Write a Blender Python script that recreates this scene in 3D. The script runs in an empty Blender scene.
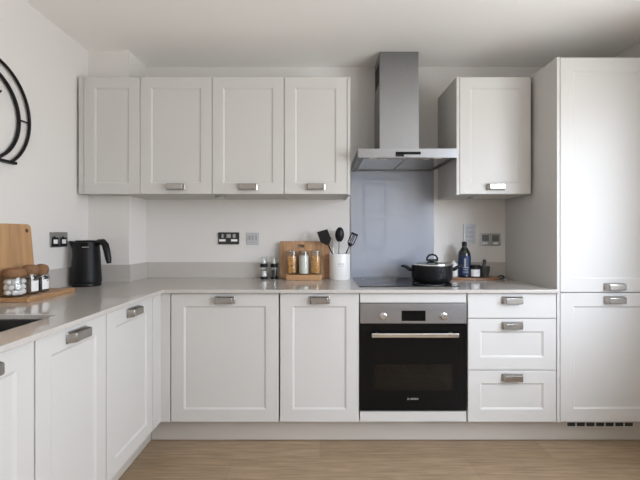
import bpy, bmesh, math, random
from mathutils import Vector, Matrix
random.seed(7)
PI = math.pi
S = bpy.context.scene
C = S.collection

# ------------------------------------------------------------------ materials
def mat(name, col, rough=.5, metal=0., coat=0., spec=.5, noise=0., nscale=20., bump=0., bscale=200., aniso=0., stretch=(1, 1, 1), coat_rough=.05, coat_ior=1.5):
    m = bpy.data.materials.new(name); m.use_nodes = True
    nt = m.node_tree; b = nt.nodes['Principled BSDF']
    b.inputs['Base Color'].default_value = (*col, 1)
    b.inputs['Roughness'].default_value = rough
    b.inputs['Metallic'].default_value = metal
    b.inputs['Coat Weight'].default_value = coat
    b.inputs['Coat Roughness'].default_value = coat_rough
    b.inputs['Specular IOR Level'].default_value = spec
    b.inputs['Coat IOR'].default_value = coat_ior
    if noise or bump:
        tc = nt.nodes.new('ShaderNodeTexCoord'); mp = nt.nodes.new('ShaderNodeMapping')
        mp.inputs['Scale'].default_value = stretch
        nt.links.new(tc.outputs['Object'], mp.inputs['Vector'])
    if noise:
        n = nt.nodes.new('ShaderNodeTexNoise'); n.inputs['Scale'].default_value = nscale; n.inputs['Detail'].default_value = 5
        nt.links.new(mp.outputs[0], n.inputs['Vector'])
        r = nt.nodes.new('ShaderNodeValToRGB')
        r.color_ramp.elements[0].position = .3; r.color_ramp.elements[1].position = .7
        r.color_ramp.elements[0].color = (*[max(0, c * (1 - noise)) for c in col], 1)
        r.color_ramp.elements[1].color = (*[min(1, c * (1 + noise)) for c in col], 1)
        nt.links.new(n.outputs['Fac'], r.inputs['Fac']); nt.links.new(r.outputs['Color'], b.inputs['Base Color'])
    if bump:
        n = nt.nodes.new('ShaderNodeTexNoise'); n.inputs['Scale'].default_value = bscale; n.inputs['Detail'].default_value = 3
        nt.links.new(mp.outputs[0], n.inputs['Vector'])
        bp = nt.nodes.new('ShaderNodeBump'); bp.inputs['Strength'].default_value = bump; bp.inputs['Distance'].default_value = .002
        nt.links.new(n.outputs['Fac'], bp.inputs['Height']); nt.links.new(bp.outputs[0], b.inputs['Normal'])
    return m

def wood(name, c1, c2, axis='X', scale=14., rough=.45, strips=None):
    """streaky wood: noise stretched along the grain axis; strips = width of glued strips across the grain"""
    m = bpy.data.materials.new(name); m.use_nodes = True
    nt = m.node_tree; b = nt.nodes['Principled BSDF']; b.inputs['Roughness'].default_value = rough
    tc = nt.nodes.new('ShaderNodeTexCoord'); mp = nt.nodes.new('ShaderNodeMapping')
    mp.inputs['Scale'].default_value = {'X': (.08, 1, 1), 'Y': (1, .08, 1), 'Z': (1, 1, .08)}[axis]
    nt.links.new(tc.outputs['Object'], mp.inputs['Vector'])
    n = nt.nodes.new('ShaderNodeTexNoise'); n.inputs['Scale'].default_value = scale * 5; n.inputs['Detail'].default_value = 6
    nt.links.new(mp.outputs[0], n.inputs['Vector'])
    r = nt.nodes.new('ShaderNodeValToRGB')
    r.color_ramp.elements[0].position = .32; r.color_ramp.elements[1].position = .68
    r.color_ramp.elements[0].color = (*c1, 1); r.color_ramp.elements[1].color = (*c2, 1)
    nt.links.new(n.outputs['Fac'], r.inputs['Fac'])
    out = r.outputs['Color']
    if strips:
        sx = nt.nodes.new('ShaderNodeSeparateXYZ'); nt.links.new(tc.outputs['Object'], sx.inputs[0])
        d = nt.nodes.new('ShaderNodeMath'); d.operation = 'DIVIDE'; d.inputs[1].default_value = strips[1]
        nt.links.new(sx.outputs[strips[0]], d.inputs[0])
        fl = nt.nodes.new('ShaderNodeMath'); fl.operation = 'FLOOR'; nt.links.new(d.outputs[0], fl.inputs[0])
        wn = nt.nodes.new('ShaderNodeTexWhiteNoise'); wn.noise_dimensions = '1D'; nt.links.new(fl.outputs[0], wn.inputs['W'])
        mr = nt.nodes.new('ShaderNodeMapRange'); mr.inputs['To Min'].default_value = strips[2]; mr.inputs['To Max'].default_value = strips[3]
        nt.links.new(wn.outputs['Value'], mr.inputs['Value'])
        mx = nt.nodes.new('ShaderNodeVectorMath'); mx.operation = 'SCALE'
        nt.links.new(out, mx.inputs[0]); nt.links.new(mr.outputs[0], mx.inputs['Scale'])
        out = mx.outputs[0]
    nt.links.new(out, b.inputs['Base Color'])
    return m

def glassy(name, tint=(1, 1, 1), clear=.85, rough=.02):
    """thin clear glass: mostly see-through with a fresnel sheen"""
    m = bpy.data.materials.new(name); m.use_nodes = True
    nt = m.node_tree; nt.nodes.remove(nt.nodes['Principled BSDF'])
    o = nt.nodes['Material Output']
    t = nt.nodes.new('ShaderNodeBsdfTransparent'); t.inputs['Color'].default_value = (*[clear * c for c in tint], 1)
    g = nt.nodes.new('ShaderNodeBsdfGlossy'); g.inputs['Roughness'].default_value = rough
    f = nt.nodes.new('ShaderNodeFresnel'); f.inputs['IOR'].default_value = 1.5
    ge = nt.nodes.new('ShaderNodeNewGeometry'); io = nt.nodes.new('ShaderNodeMapRange')   # same index on both faces of the pane
    io.inputs['To Min'].default_value = 1.5; io.inputs['To Max'].default_value = 1 / 1.5
    nt.links.new(ge.outputs['Backfacing'], io.inputs['Value']); nt.links.new(io.outputs[0], f.inputs['IOR'])
    mx = nt.nodes.new('ShaderNodeMixShader')
    nt.links.new(f.outputs[0], mx.inputs[0]); nt.links.new(t.outputs[0], mx.inputs[1]); nt.links.new(g.outputs[0], mx.inputs[2])
    nt.links.new(mx.outputs[0], o.inputs['Surface'])
    return m

def floor_mat():
    m = bpy.data.materials.new('oak_boards'); m.use_nodes = True
    nt = m.node_tree; b = nt.nodes['Principled BSDF']; b.inputs['Roughness'].default_value = .42
    tc = nt.nodes.new('ShaderNodeTexCoord')
    br = nt.nodes.new('ShaderNodeTexBrick'); br.offset = .37; br.inputs['Scale'].default_value = 1
    br.inputs['Brick Width'].default_value = 1.25; br.inputs['Row Height'].default_value = .19
    br.inputs['Mortar Size'].default_value = .0012; br.inputs['Bias'].default_value = 0
    br.inputs['Color1'].default_value = (.30, .212, .132, 1); br.inputs['Color2'].default_value = (.375, .275, .178, 1)
    br.inputs['Mortar'].default_value = (.24, .165, .105, 1)
    nt.links.new(tc.outputs['Object'], br.inputs['Vector'])
    mp = nt.nodes.new('ShaderNodeMapping'); mp.inputs['Scale'].default_value = (1.3, 22, 1)
    nt.links.new(tc.outputs['Object'], mp.inputs['Vector'])
    n = nt.nodes.new('ShaderNodeTexNoise'); n.inputs['Scale'].default_value = 3.2; n.inputs['Detail'].default_value = 8; n.inputs['Roughness'].default_value = .65
    nt.links.new(mp.outputs[0], n.inputs['Vector'])
    r = nt.nodes.new('ShaderNodeMapRange'); r.inputs['From Min'].default_value = .3; r.inputs['From Max'].default_value = .7
    r.inputs['To Min'].default_value = .62; r.inputs['To Max'].default_value = 1.36
    nt.links.new(n.outputs['Fac'], r.inputs['Value'])
    vm = nt.nodes.new('ShaderNodeVectorMath'); vm.operation = 'SCALE'
    nt.links.new(br.outputs['Color'], vm.inputs[0]); nt.links.new(r.outputs[0], vm.inputs['Scale'])
    nt.links.new(vm.outputs[0], b.inputs['Base Color'])
    return m

M = dict(
    cab=mat('white_satin_lacquer', (.565, .552, .532), .5, spec=.35),
    plinth=mat('plinth_board', (.52, .485, .435), .45),
    wall=mat('wall_paint', (.69, .668, .645), .9, bump=.05, bscale=300),
    ceil=mat('ceiling_paint', (.93, .92, .90), .95),
    top=mat('quartz', (.49, .46, .43), .06, noise=.08, nscale=260, spec=.55),
    steel=mat('brushed_steel', (.30, .30, .305), .33, 1, noise=.06, nscale=30, stretch=(1, 1, 14)),
    steelh=mat('brushed_steel_across', (.33, .33, .34), .3, 1, noise=.06, nscale=30, stretch=(1, 14, 14)),
    nickel=mat('brushed_nickel', (.43, .41, .385), .27, 1, noise=.08, nscale=60, stretch=(.3, 4, 8)),
    chrome=mat('polished_steel', (.66, .66, .66), .18, 1),
    switch=mat('switch_plate_steel', (.50, .51, .53), .5, .3),
    insert=mat('charcoal_insert', (.13, .13, .13), .5),
    rocker=mat('grey_rocker', (.42, .43, .45), .45),
    plate=mat('plate_steel', (.42, .42, .42), .4, 1),
    darkplate=mat('plate_chrome_dark_reflection', (.045, .045, .045), .25, .6),  # chrome plate; the dark it mirrors is put into the base colour
    black=mat('black_plastic', (.009, .009, .010), .38, spec=.22),
    blackmat=mat('black_matt', (.008, .008, .009), .45, spec=.22, bump=.03, bscale=500),
    blackglass=mat('black_glass', (.005, .005, .005), .05, spec=.14),
    hob=mat('hob_glass', (.014, .016, .018), .05, spec=.6),
    splash=mat('blue_grey_glass', (.30, .325, .385), .2, coat=1, coat_rough=.015, coat_ior=1.9),
    white=mat('white_plastic', (.82, .82, .82), .4),
    grey=mat('grey_plastic', (.33, .33, .34), .45),
    dark=mat('dark_recess', (.03, .03, .03), .8),
    cavity=mat('oven_enamel', (.05, .05, .05), .4),
    ceramic=mat('white_ceramic', (.76, .75, .74), .3, bump=.05, bscale=60),
    paper=mat('paper_label', (.8, .8, .8), .7),
    blue=mat('blue_label', (.012, .030, .085), .45, noise=.5, nscale=90),
    bottle=mat('dark_green_glass', (.008, .014, .011), .06, spec=.7),
    cork=mat('cork', (.23, .12, .058), .85, noise=.35, nscale=220, bump=.4, bscale=400),
    stone=mat('dark_granite', (.035, .036, .032), .5, noise=.6, nscale=350),
    sink=mat('graphite_sink', (.035, .034, .034), .35),
    pasta=mat('dry_pasta', (.80, .42, .085), .5, noise=.25, nscale=90),
    rice=mat('white_rice', (.78, .76, .69), .7, noise=.12, nscale=500, bump=.6, bscale=900),
    salt=mat('salt_grains', (.82, .81, .79), .6, bump=.5, bscale=900),
    pepper=mat('peppercorns', (.030, .024, .020), .6, noise=.5, nscale=300, bump=.6, bscale=500),
    beans=mat('coffee_beans', (.022, .012, .008), .45, noise=.6, nscale=300, bump=.8, bscale=400),
    spice=mat('brown_spice', (.11, .065, .04), .7, noise=.7, nscale=350, bump=.8, bscale=400),
    sweet=mat('white_sweet', (.84, .83, .81), .7),
    bamboo=wood('bamboo', (.40, .225, .105), (.49, .29, .145), 'Z', 8, .5, (1, .075, .90, 1.08)),
    bamboo_flat=wood('bamboo_flat', (.33, .18, .08), (.43, .25, .12), 'Y', 10, .4),
    acacia=wood('acacia', (.36, .19, .085), (.54, .32, .165), 'Z', 10, .45, (0, .098, .78, 1.25)),
    acacia2=wood('acacia_across', (.36, .19, .09), (.47, .27, .135), 'X', 12, .45),
    oakbase=wood('oak_base', (.36, .195, .09), (.45, .26, .13), 'X', 12, .45),
    walnut=wood('walnut', (.18, .085, .04), (.27, .14, .07), 'X', 12, .4),
    glass=glassy('clear_glass', (.97, .98, .98), .97),
    pane=glassy('window_glass', (1, 1, 1), .97),
    tint=glassy('oven_tinted_glass', (.9, 1, .9), .30, .03),
    lid=glassy('lid_glass', (.85, .9, .87), .75),
    floor=floor_mat(),
    pic=mat('framed_print', (.62, .62, .62), .6, noise=.35, nscale=9),
    logo=mat('white_print', (.42, .42, .42), .5),
    rubber=mat('grey_gasket', (.12, .12, .12), .6),
)

# ------------------------------------------------------------------ mesh helpers
def nb(): return bmesh.new()

def box(bm, x0, x1, y0, y1, z0, z1):
    v = [bm.verts.new((x, y, z)) for z in (z0, z1) for y in (y0, y1) for x in (x0, x1)]
    for f in ((0, 2, 3, 1), (4, 5, 7, 6), (0, 1, 5, 4), (2, 6, 7, 3), (0, 4, 6, 2), (1, 3, 7, 5)):
        bm.faces.new([v[i] for i in f])
    return bm

def cells(bm, xs, ys, fill, z0, z1):
    """one slab made of the filled cells of a grid, shared vertices, open where a cell is empty"""
    V = {}
    def g(i, j, k):
        if (i, j, k) not in V: V[i, j, k] = bm.verts.new((xs[i], ys[j], z1 if k else z0))
        return V[i, j, k]
    nx, ny = len(xs) - 1, len(ys) - 1
    on = lambda i, j: 0 <= i < nx and 0 <= j < ny and fill(i, j)
    for i in range(nx):
        for j in range(ny):
            if not on(i, j): continue
            bm.faces.new([g(i, j, 1), g(i + 1, j, 1), g(i + 1, j + 1, 1), g(i, j + 1, 1)])
            bm.faces.new([g(i, j, 0), g(i, j + 1, 0), g(i + 1, j + 1, 0), g(i + 1, j, 0)])
            for (di, dj, a, b) in ((-1, 0, (i, j + 1), (i, j)), (1, 0, (i + 1, j), (i + 1, j + 1)), (0, -1, (i, j), (i + 1, j)), (0, 1, (i + 1, j + 1), (i, j + 1))):
                if not on(i + di, j + dj):
                    bm.faces.new([g(*a, 0), g(*b, 0), g(*b, 1), g(*a, 1)])
    return bm

def lathe(bm, prof, cx=0, cy=0, z=0, n=32, mtx=None):
    rings = []
    for r, h in prof:
        if r < 1e-6:
            rings.append([bm.verts.new((cx, cy, z + h))])
        else:
            rings.append([bm.verts.new((cx + r * math.cos(2 * PI * i / n), cy + r * math.sin(2 * PI * i / n), z + h)) for i in range(n)])
    for a, b in zip(rings, rings[1:]):
        for i in range(n):
            j = (i + 1) % n
            q = []
            for p in ((a[i % len(a)], a[j % len(a)], b[j % len(b)], b[i % len(b)])):
                if p not in q: q.append(p)
            if len(q) > 2: bm.faces.new(q)
    for rg, rev in ((rings[0], True), (rings[-1], False)):
        if len(rg) > 2: bm.faces.new(rg[::-1] if rev else rg)
    if mtx is not None:
        bmesh.ops.transform(bm, matrix=mtx, verts=[v for r in rings for v in r])
    return bm

def tube(bm, pts, r, n=10, closed=False, flat=None):
    """round (or flattened) rod through points; r a number or a list"""
    P = [Vector(p) for p in pts]; k = len(P)
    rr = r if isinstance(r, (list, tuple)) else [r] * k
    rings = []; up = None
    for i in range(k):
        a = P[i - 1] if (i or closed) else P[i]; b = P[(i + 1) % k] if (i < k - 1 or closed) else P[i]
        t = (b - a).normalized()
        if up is None:
            up = t.orthogonal().normalized() if flat is None else (Vector(flat) - t * t.dot(Vector(flat))).normalized()
        else: up = (up - t * t.dot(up)).normalized()
        w = t.cross(up)
        rings.append([bm.verts.new(P[i] + (up * math.cos(2 * PI * j / n) + w * math.sin(2 * PI * j / n)) * rr[i]) for j in range(n)])
    for i in range(k if closed else k - 1):
        a, b = rings[i], rings[(i + 1) % k]
        for j in range(n):
            bm.faces.new([a[j], a[(j + 1) % n], b[(j + 1) % n], b[j]])
    if not closed:
        bm.faces.new(rings[0][::-1]); bm.faces.new(rings[-1])
    return bm

def prism(bm, poly, d0, d1, axis='Y', mtx=None):
    """polygon extruded along an axis: Y takes (x, z) points, X takes (y, z), Z takes (x, y)"""
    def P(p, d): return {'Y': (p[0], d, p[1]), 'X': (d, p[0], p[1]), 'Z': (p[0], p[1], d)}[axis]
    a = [bm.verts.new(P(p, d0)) for p in poly]; b = [bm.verts.new(P(p, d1)) for p in poly]
    n = len(poly)
    bm.faces.new(a); bm.faces.new(b[::-1])
    for i in range(n): bm.faces.new([a[i], b[i], b[(i + 1) % n], a[(i + 1) % n]])
    if mtx is not None: bmesh.ops.transform(bm, matrix=mtx, verts=a + b)
    return bm

def rrect(x0, x1, z0, z1, r, n=5):
    out = []
    for cx, cz, a0 in ((x1 - r, z1 - r, 0), (x0 + r, z1 - r, PI / 2), (x0 + r, z0 + r, PI), (x1 - r, z0 + r, 1.5 * PI)):
        for i in range(n + 1):
            a = a0 + PI / 2 * i / n
            out.append((cx + r * math.cos(a), cz + r * math.sin(a)))
    return out

def shaker(bm, x0, x1, z0, z1, fr=.07, th=.02, rec=.006, sl=.010, frz=None):
    """framed door front facing -Y at y = 0 with a recessed panel and a sloped inner edge"""
    frz = frz or fr
    def ring(dx, dz, y): return [bm.verts.new(p) for p in ((x0 + dx, y, z0 + dz), (x1 - dx, y, z0 + dz), (x1 - dx, y, z1 - dz), (x0 + dx, y, z1 - dz))]
    R = [ring(0, 0, th), ring(0, 0, .0022), ring(.0022, .0022, 0), ring(fr, frz, 0), ring(fr + sl, frz + sl, rec)]
    for a, b in zip(R, R[1:]):
        for i in range(4): bm.faces.new([a[i], a[(i + 1) % 4], b[(i + 1) % 4], b[i]])
    bm.faces.new(R[-1]); bm.faces.new(R[0][::-1])
    return bm

def slab_front(bm, x0, x1, z0, z1, th=.02):
    def ring(d, y): return [bm.verts.new(p) for p in ((x0 + d, y, z0 + d), (x1 - d, y, z0 + d), (x1 - d, y, z1 - d), (x0 + d, y, z1 - d))]
    R = [ring(0, th), ring(0, .0022), ring(.0022, 0)]
    for a, b in zip(R, R[1:]):
        for i in range(4): bm.faces.new([a[i], a[(i + 1) % 4], b[(i + 1) % 4], b[i]])
    bm.faces.new(R[-1]); bm.faces.new(R[0][::-1])
    return bm

def handle_bm(cx, cz, w=.118, h=.042, d=.033):
    """flared cup handle: wide flange at the door, narrower rounded front"""
    bm = nb()
    secs = [(w, h, -.0005), (w, h, -.003), (w - .012, h - .002, -.006), (w - .022, h - .006, -d + .006), (w - .024, h - .009, -d + .002), (w - .028, h - .013, -d)]
    R = []
    for ww, hh, y in secs:
        R.append([bm.verts.new((cx + px, y, cz + pz)) for px, pz in rrect(-ww / 2, ww / 2, -hh / 2, hh / 2, .004, 3)])
    for a, b in zip(R, R[1:]):
        for i in range(len(a)): bm.faces.new([a[i], a[(i + 1) % len(a)], b[(i + 1) % len(a)], b[i]])
    bm.faces.new(R[0][::-1]); bm.faces.new(R[-1])
    return bm

# ------------------------------------------------------------------ object helpers
def thing(name, label, cat, loc=(0, 0, 0), rz=0, group=None):
    o = bpy.data.objects.new(name, None); C.objects.link(o)
    o.location = loc; o.rotation_euler = (0, 0, rz); o.empty_display_size = .05
    o['label'] = label; o['category'] = cat
    if group: o['group'] = group
    return o

def top_of(o):
    while o.parent: o = o.parent
    return o

def mesh(name, bm, m, parent=None, bevel=0, smooth=False, world=True, label=None, segs=2, angle=40):
    """link one mesh; world=True means the vertices are in room coordinates and are moved into the parent's frame"""
    bmesh.ops.recalc_face_normals(bm, faces=bm.faces)
    if parent is not None and world:
        t = top_of(parent)
        bmesh.ops.transform(bm, matrix=(Matrix.Translation(t.location) @ t.rotation_euler.to_matrix().to_4x4()).inverted(), verts=bm.verts)
    me = bpy.data.meshes.new(name); bm.to_mesh(me); bm.free()
    me.materials.append(m)
    o = bpy.data.objects.new(name, me); C.objects.link(o)
    if parent is not None: o.parent = parent
    if smooth:
        for p in me.polygons: p.use_smooth = True
        es = o.modifiers.new('split', 'EDGE_SPLIT'); es.split_angle = math.radians(38)
    if bevel:
        b = o.modifiers.new('bevel', 'BEVEL'); b.width = bevel; b.segments = segs; b.limit_method = 'ANGLE'; b.angle_limit = math.radians(angle)
    if label: o['label'] = label
    return o

def solo(name, bm, m, label, cat, group=None, kind=None, **k):
    """a thing that is one mesh; origin moved to its base centre"""
    xs = [v.co for v in bm.verts]
    c = Vector(((min(v.x for v in xs) + max(v.x for v in xs)) / 2, (min(v.y for v in xs) + max(v.y for v in xs)) / 2, min(v.z for v in xs)))
    bmesh.ops.translate(bm, vec=-c, verts=bm.verts)
    o = mesh(name, bm, m, **k); o.location = c
    o['label'] = label; o['category'] = cat
    if group: o['group'] = group
    if kind: o['kind'] = kind
    return o

def struct(name, bm, m, parent=None, **k):
    o = mesh(name, bm, m, parent, **k)
    if parent is None: o['kind'] = 'structure'
    return o

# ------------------------------------------------------------------ camera
HC = 1.195
F = 390.0
cam = bpy.data.cameras.new('camera'); co = bpy.data.objects.new('camera', cam); C.objects.link(co)
co.location = (0, 0, HC); co.rotation_euler = (PI / 2, 0, 0)
cam.sensor_width = 36; cam.lens = F / 640 * 36; cam.shift_y = -5 / 640; cam.clip_start = .02
S.camera = co

# ------------------------------------------------------------------ room
XL, XR, YB, YR, ZC = -1.509, 1.98, 2.786, -1.9, 2.395
struct('floor', box(nb(), XL - .1, XR + .1, YR - .1, YB + .1, -.08, 0), M['floor'])
struct('ceiling', box(nb(), XL - .1, XR + .1, YR - .1, YB + .1, ZC, ZC + .08), M['ceil'])
struct('wall_back', box(nb(), XL - .1, XR + .1, YB, YB + .1, 0, ZC), M['wall'])
struct('wall_left', box(nb(), XL - .1, XL, YR, YB, 0, ZC), M['wall'])
struct('wall_rear', box(nb(), XL - .1, XR + .1, YR - .1, YR, 0, ZC), M['wall'])
WZ0, WZ1 = .82, 2.12
WINS = ((.12, 1.60), (-1.35, .10))               # right-wall windows; the second is unseen, added to brighten the left side
bm = nb()
ys_w = [YR, WINS[1][0], WINS[1][1], WINS[0][0], WINS[0][1], YB]
for i in range(5):
    if i in (1, 3):
        box(bm, XR, XR + .1, ys_w[i], ys_w[i + 1], 0, WZ0); box(bm, XR, XR + .1, ys_w[i], ys_w[i + 1], WZ1, ZC)
    else: box(bm, XR, XR + .1, ys_w[i], ys_w[i + 1], 0, ZC)
struct('wall_right', bm, M['wall'])
for k, (W0, W1) in enumerate(WINS):
    bm = nb()
    for a, b, c, d in ((W0, W1, WZ0, WZ0 + .05), (W0, W1, WZ1 - .05, WZ1), (W0, W0 + .05, WZ0, WZ1), (W1 - .05, W1, WZ0, WZ1), ((W0 + W1) / 2 - .03, (W0 + W1) / 2 + .03, WZ0, WZ1)):
        box(bm, XR + .03, XR + .08, a, b, c, d)
    win = struct('window_%d' % (k + 1), bm, M['white'])
    mesh('window_pane', box(nb(), XR + .052, XR + .058, W0 + .045, W1 - .045, WZ0 + .045, WZ1 - .045), M['pane'], win)
struct('wall_column', box(nb(), XL, -1.242, 2.537, YB, 0, ZC), M['wall'])

# ------------------------------------------------------------------ base units
DT, DB = .868, .150          # door top and bottom
G = .002                     # half gap between fronts
FY = 2.179                   # front plane of the back run
FX = -.891                   # front plane of the left run

def carcass(w, depth=.56, top=.868, sides=None):
    bm = nb(); t = .018; st = sides or top
    y0, y1 = .024, depth
    box(bm, 0, t, y0, y1, DB, st); box(bm, w - t, w, y0, y1, DB, st)
    box(bm, t, w - t, y0, y1, DB, DB + t); box(bm, t, w - t, y1 - t, y1, DB + t, st)
    box(bm, t, w - t, y0, y0 + t, top - .05, top)
    if sides:
        box(bm, 0, t, y0, y0 + t, st, top); box(bm, w - t, w, y0, y0 + t, st, top)
    return bm

def base_unit(w, label, loc, rz=0, hinge=None, sides=None, depth=.56):
    t = thing('base_cabinet', label, 'cabinet', loc, rz)
    mesh('body', carcass(w, depth, sides=sides), M['cab'], t, world=False)
    d = mesh('door', shaker(nb(), G, w - G, DB, DT, .07), M['cab'], t, world=False)
    mesh('handle', handle_bm(w / 2, DT - .036), M['nickel'], d, world=False, smooth=True)
    return t

def at_back(x): return (x, FY, 0)
base_unit(.604, 'wide white base cabinet with one framed door in the inner corner left of the oven', at_back(-.834))
base_unit(.445, 'narrow white base cabinet with one framed door directly left of the oven', at_back(-.225))
base_unit(.448, 'white base cabinet on the left wall nearest the inner corner, below the kettle', (FX, 1.630, 0), PI / 2)
base_unit(.405, 'white base cabinet on the left wall under the far half of the sink', (FX, 1.222, 0), PI / 2, sides=.66)
base_unit(.405, 'white base cabinet under the near half of the sink, cut by the left photo edge', (FX, .814, 0), PI / 2, sides=.66)

# corner post where the two runs meet
bm = cells(nb(), [FX - .02, FX, -.838], [2.082, FY, FY + .02], lambda i, j: not (i == 1 and j == 0), DB, DT)
solo('corner_post', bm, M['cab'], 'narrow white filler post in the inner corner between the two rows of base cabinets', 'cabinet filler', bevel=.0015)

# drawer unit
t = thing('drawer_cabinet', 'white base cabinet with three drawers between oven and tall fridge cabinet', 'cabinet', at_back(.824))
wd = .498
mesh('body', carcass(wd), M['cab'], t, world=False)
for z0, z1, plain in ((.731, DT, True), (.441, .727, False), (DB, .437, False)):
    bm = nb()
    (slab_front(bm, G, wd - G, z0, z1) if plain else shaker(bm, G, wd - G, z0, z1, .07))
    box(bm, .03, wd - .03, .02, .5, z0 + .02, z0 + .09)
    d = mesh('drawer', bm, M['cab'], t, world=False)
    mesh('handle', handle_bm(wd / 2, z1 - .037), M['nickel'], d, world=False, smooth=True)

# plinths
t = thing('plinth', 'long white kickboard under the back row of cabinets', 'kickboard', (.5, 2.27, 0))
mesh('board', box(nb(), -.98, XR - .002, 2.27, 2.286, .004, .148), M['plinth'], t)
g = mesh('vent_grille', box(nb(), 1.432, 1.832, 2.2685, 2.2705, .076, .1075), M['cab'], t)
for i in range(7):
    x = 1.438 + i * .0559
    mesh('slot', box(nb(), x, x + .046, 2.2675, 2.269, .083, .104), M['dark'], g)
solo('plinth', box(nb(), -.998, -.982, .8, 2.268, .004, .148), M['plinth'], 'white kickboard under the left row of cabinets', 'kickboard')

# ------------------------------------------------------------------ worktop, upstand, sink
WB, WT = .872, .892
xs = [XL + .001, -1.42, -1.24, -1.0, -.868, 1.322]; ys = [.80, .95, 1.487, 2.156, 2.535, YB - .001]
def fill(i, j):
    if i <= 3:
        if j == 1 and i in (1, 2): return False
        if j == 4 and i <= 1: return False
        return True
    return j >= 3
t = thing('worktop', 'glossy beige stone worktop running round the corner over the base cabinets', 'worktop', (-.9, 2.4, WB))
mesh('slab', cells(nb(), xs, ys, fill, WB, WT), M['top'], t, bevel=.003)
UT = 1.002
mesh('upstand', box(nb(), XL + .001, XL + .02, .80, 2.516, WT, UT), M['top'], t, bevel=.0015)
mesh('upstand', box(nb(), XL + .001, -1.222, 2.517, 2.536, WT, UT), M['top'], t, bevel=.0015)
mesh('upstand', box(nb(), -1.241, -1.222, 2.537, YB - .001, WT, UT), M['top'], t, bevel=.0015)
mesh('upstand', box(nb(), -1.2215, .216, YB - .020, YB - .001, WT, UT), M['top'], t, bevel=.0015)
mesh('upstand', box(nb(), .814, 1.322, YB - .020, YB - .001, WT, UT), M['top'], t, bevel=.0015)

t = thing('sink', 'dark sunken sink bowl cut into the left worktop', 'sink', (-1.21, 1.22, .69))
bm = nb(); e = .012; x0, x1, y0, y1 = -1.426, -.994, .944, 1.493
box(bm, x0, x1, y0, y1, .69, .70)
box(bm, x0, x0 + e, y0, y1, .70, WB - .0005); box(bm, x1 - e, x1, y0, y1, .70, WB - .0005)
box(bm, x0 + e, x1 - e, y0, y0 + e, .70, WB - .0005); box(bm, x0 + e, x1 - e, y1 - e, y1, .70, WB - .0005)
mesh('bowl', bm, M['sink'], t)
mesh('drain', lathe(nb(), [(.045, 0), (.045, .004), (.03, .005), (0, .002)], -1.21, 1.22, .70), M['chrome'], t, smooth=True)

# ------------------------------------------------------------------ oven
t = thing('oven', 'built-in black glass oven with steel control panel below the hob', 'oven', (.5205, FY, .15))
ox0, ox1 = .2235, .8175
bm = nb()
box(bm, ox0, ox0 + .03, FY + .024, 2.74, .15, .866); box(bm, ox1 - .03, ox1, FY + .024, 2.74, .15, .866)
box(bm, ox0 + .03, ox1 - .03, 2.70, 2.74, .15, .866)
box(bm, ox0 + .03, ox1 - .03, FY + .024, 2.70, .15, .26); box(bm, ox0 + .03, ox1 - .03, FY + .024, 2.70, .70, .866)
mesh('housing', bm, M['cavity'], t)
mesh('filler_panel', box(nb(), ox0, ox1, FY, FY + .02, .817, DT), M['cab'], t, bevel=.0015, label='white strip above the oven')
mesh('filler_panel', box(nb(), ox0, ox1, FY, FY + .02, .152, .2085), M['cab'], t, bevel=.0015, label='white strip below the oven')
cp = mesh('control_panel', box(nb(), ox0, ox1, FY - .006, FY + .02, .701, .813), M['steelh'], t, bevel=.002)
mesh('display', box(nb(), .4545, .588, FY - .0075, FY - .0055, .716, .774), M['blackglass'], cp)
RX = Matrix.Rotation(PI / 2, 4, 'X')
for kx in (.352, .689):
    mesh('knob', lathe(nb(), [(0, 0), (.021, 0), (.021, .003), (.0175, .004), (.0165, .020), (.0135, .0225), (0, .0225)], 0, 0, 0, 28, Matrix.Translation((kx, FY - .006, .741)) @ RX), M['chrome'], cp, smooth=True)
door = mesh('door', cells(nb(), [ox0, .30, .741, ox1], [.217, .33, .475, .697], lambda i, j: not (i == 1 and j == 1), FY - .006, FY + .02), M['blackglass'], None)
# the slab above is laid in x, z: turn it upright
for v in door.data.vertices:
    x, z, y = v.co; v.co = (x - .5205, y - FY, z - .15)
door.data.flip_normals()
door.parent = t
mesh('window', box(nb(), .30, .741, FY - .0055, FY - .001, .33, .475), M['tint'], door)
bm = nb()
for k in range(9): tube(bm, [(.30 + k * .055, FY + .06, .385), (.30 + k * .055, 2.62, .385)], .0022, 6)
tube(bm, [(.27, FY + .06, .385), (.775, FY + .06, .385)], .0035, 6); tube(bm, [(.27, 2.62, .385), (.775, 2.62, .385)], .0035, 6)
mesh('rack', bm, M['steel'], t)
hd = mesh('handle', box(nb(), .283, .760, FY - .050, FY - .038, .633, .657), M['chrome'], door, bevel=.004)
for hx in (.310, .719): mesh('handle_mount', box(nb(), hx, hx + .014, FY - .038, FY - .0055, .637, .653), M['steel'], hd)
# maker's mark, white on the black glass
cu = bpy.data.curves.new('logo', 'FONT'); cu.body = 'BOSCH'; cu.size = .0128; cu.extrude = .0003; cu.offset = .0002; cu.space_character = 1.05; cu.align_x = 'LEFT'; cu.align_y = 'CENTER'
lt = bpy.data.objects.new('logo_text', cu); C.objects.link(lt); bpy.context.view_layer.update()
lm = bpy.data.meshes.new_from_object(lt.evaluated_get(bpy.context.evaluated_depsgraph_get())); bpy.data.objects.remove(lt)
lo = bpy.data.objects.new('logo', lm); C.objects.link(lo); lm.materials.clear(); lm.materials.append(M['logo'])
lo.parent = door; lo.rotation_euler = (PI / 2, 0, 0); lo.location = (.5050 - .5205, -.0068, .2815 - .15)
lo['label'] = 'white maker name on the oven door'
bm = nb()
ring = [(.4925 + .0056 * math.cos(a), FY - .0068, .2815 + .0056 * math.sin(a)) for a in [2 * PI * i / 20 for i in range(20)]]
tube(bm, ring, .0007, 6, closed=True)
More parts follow.
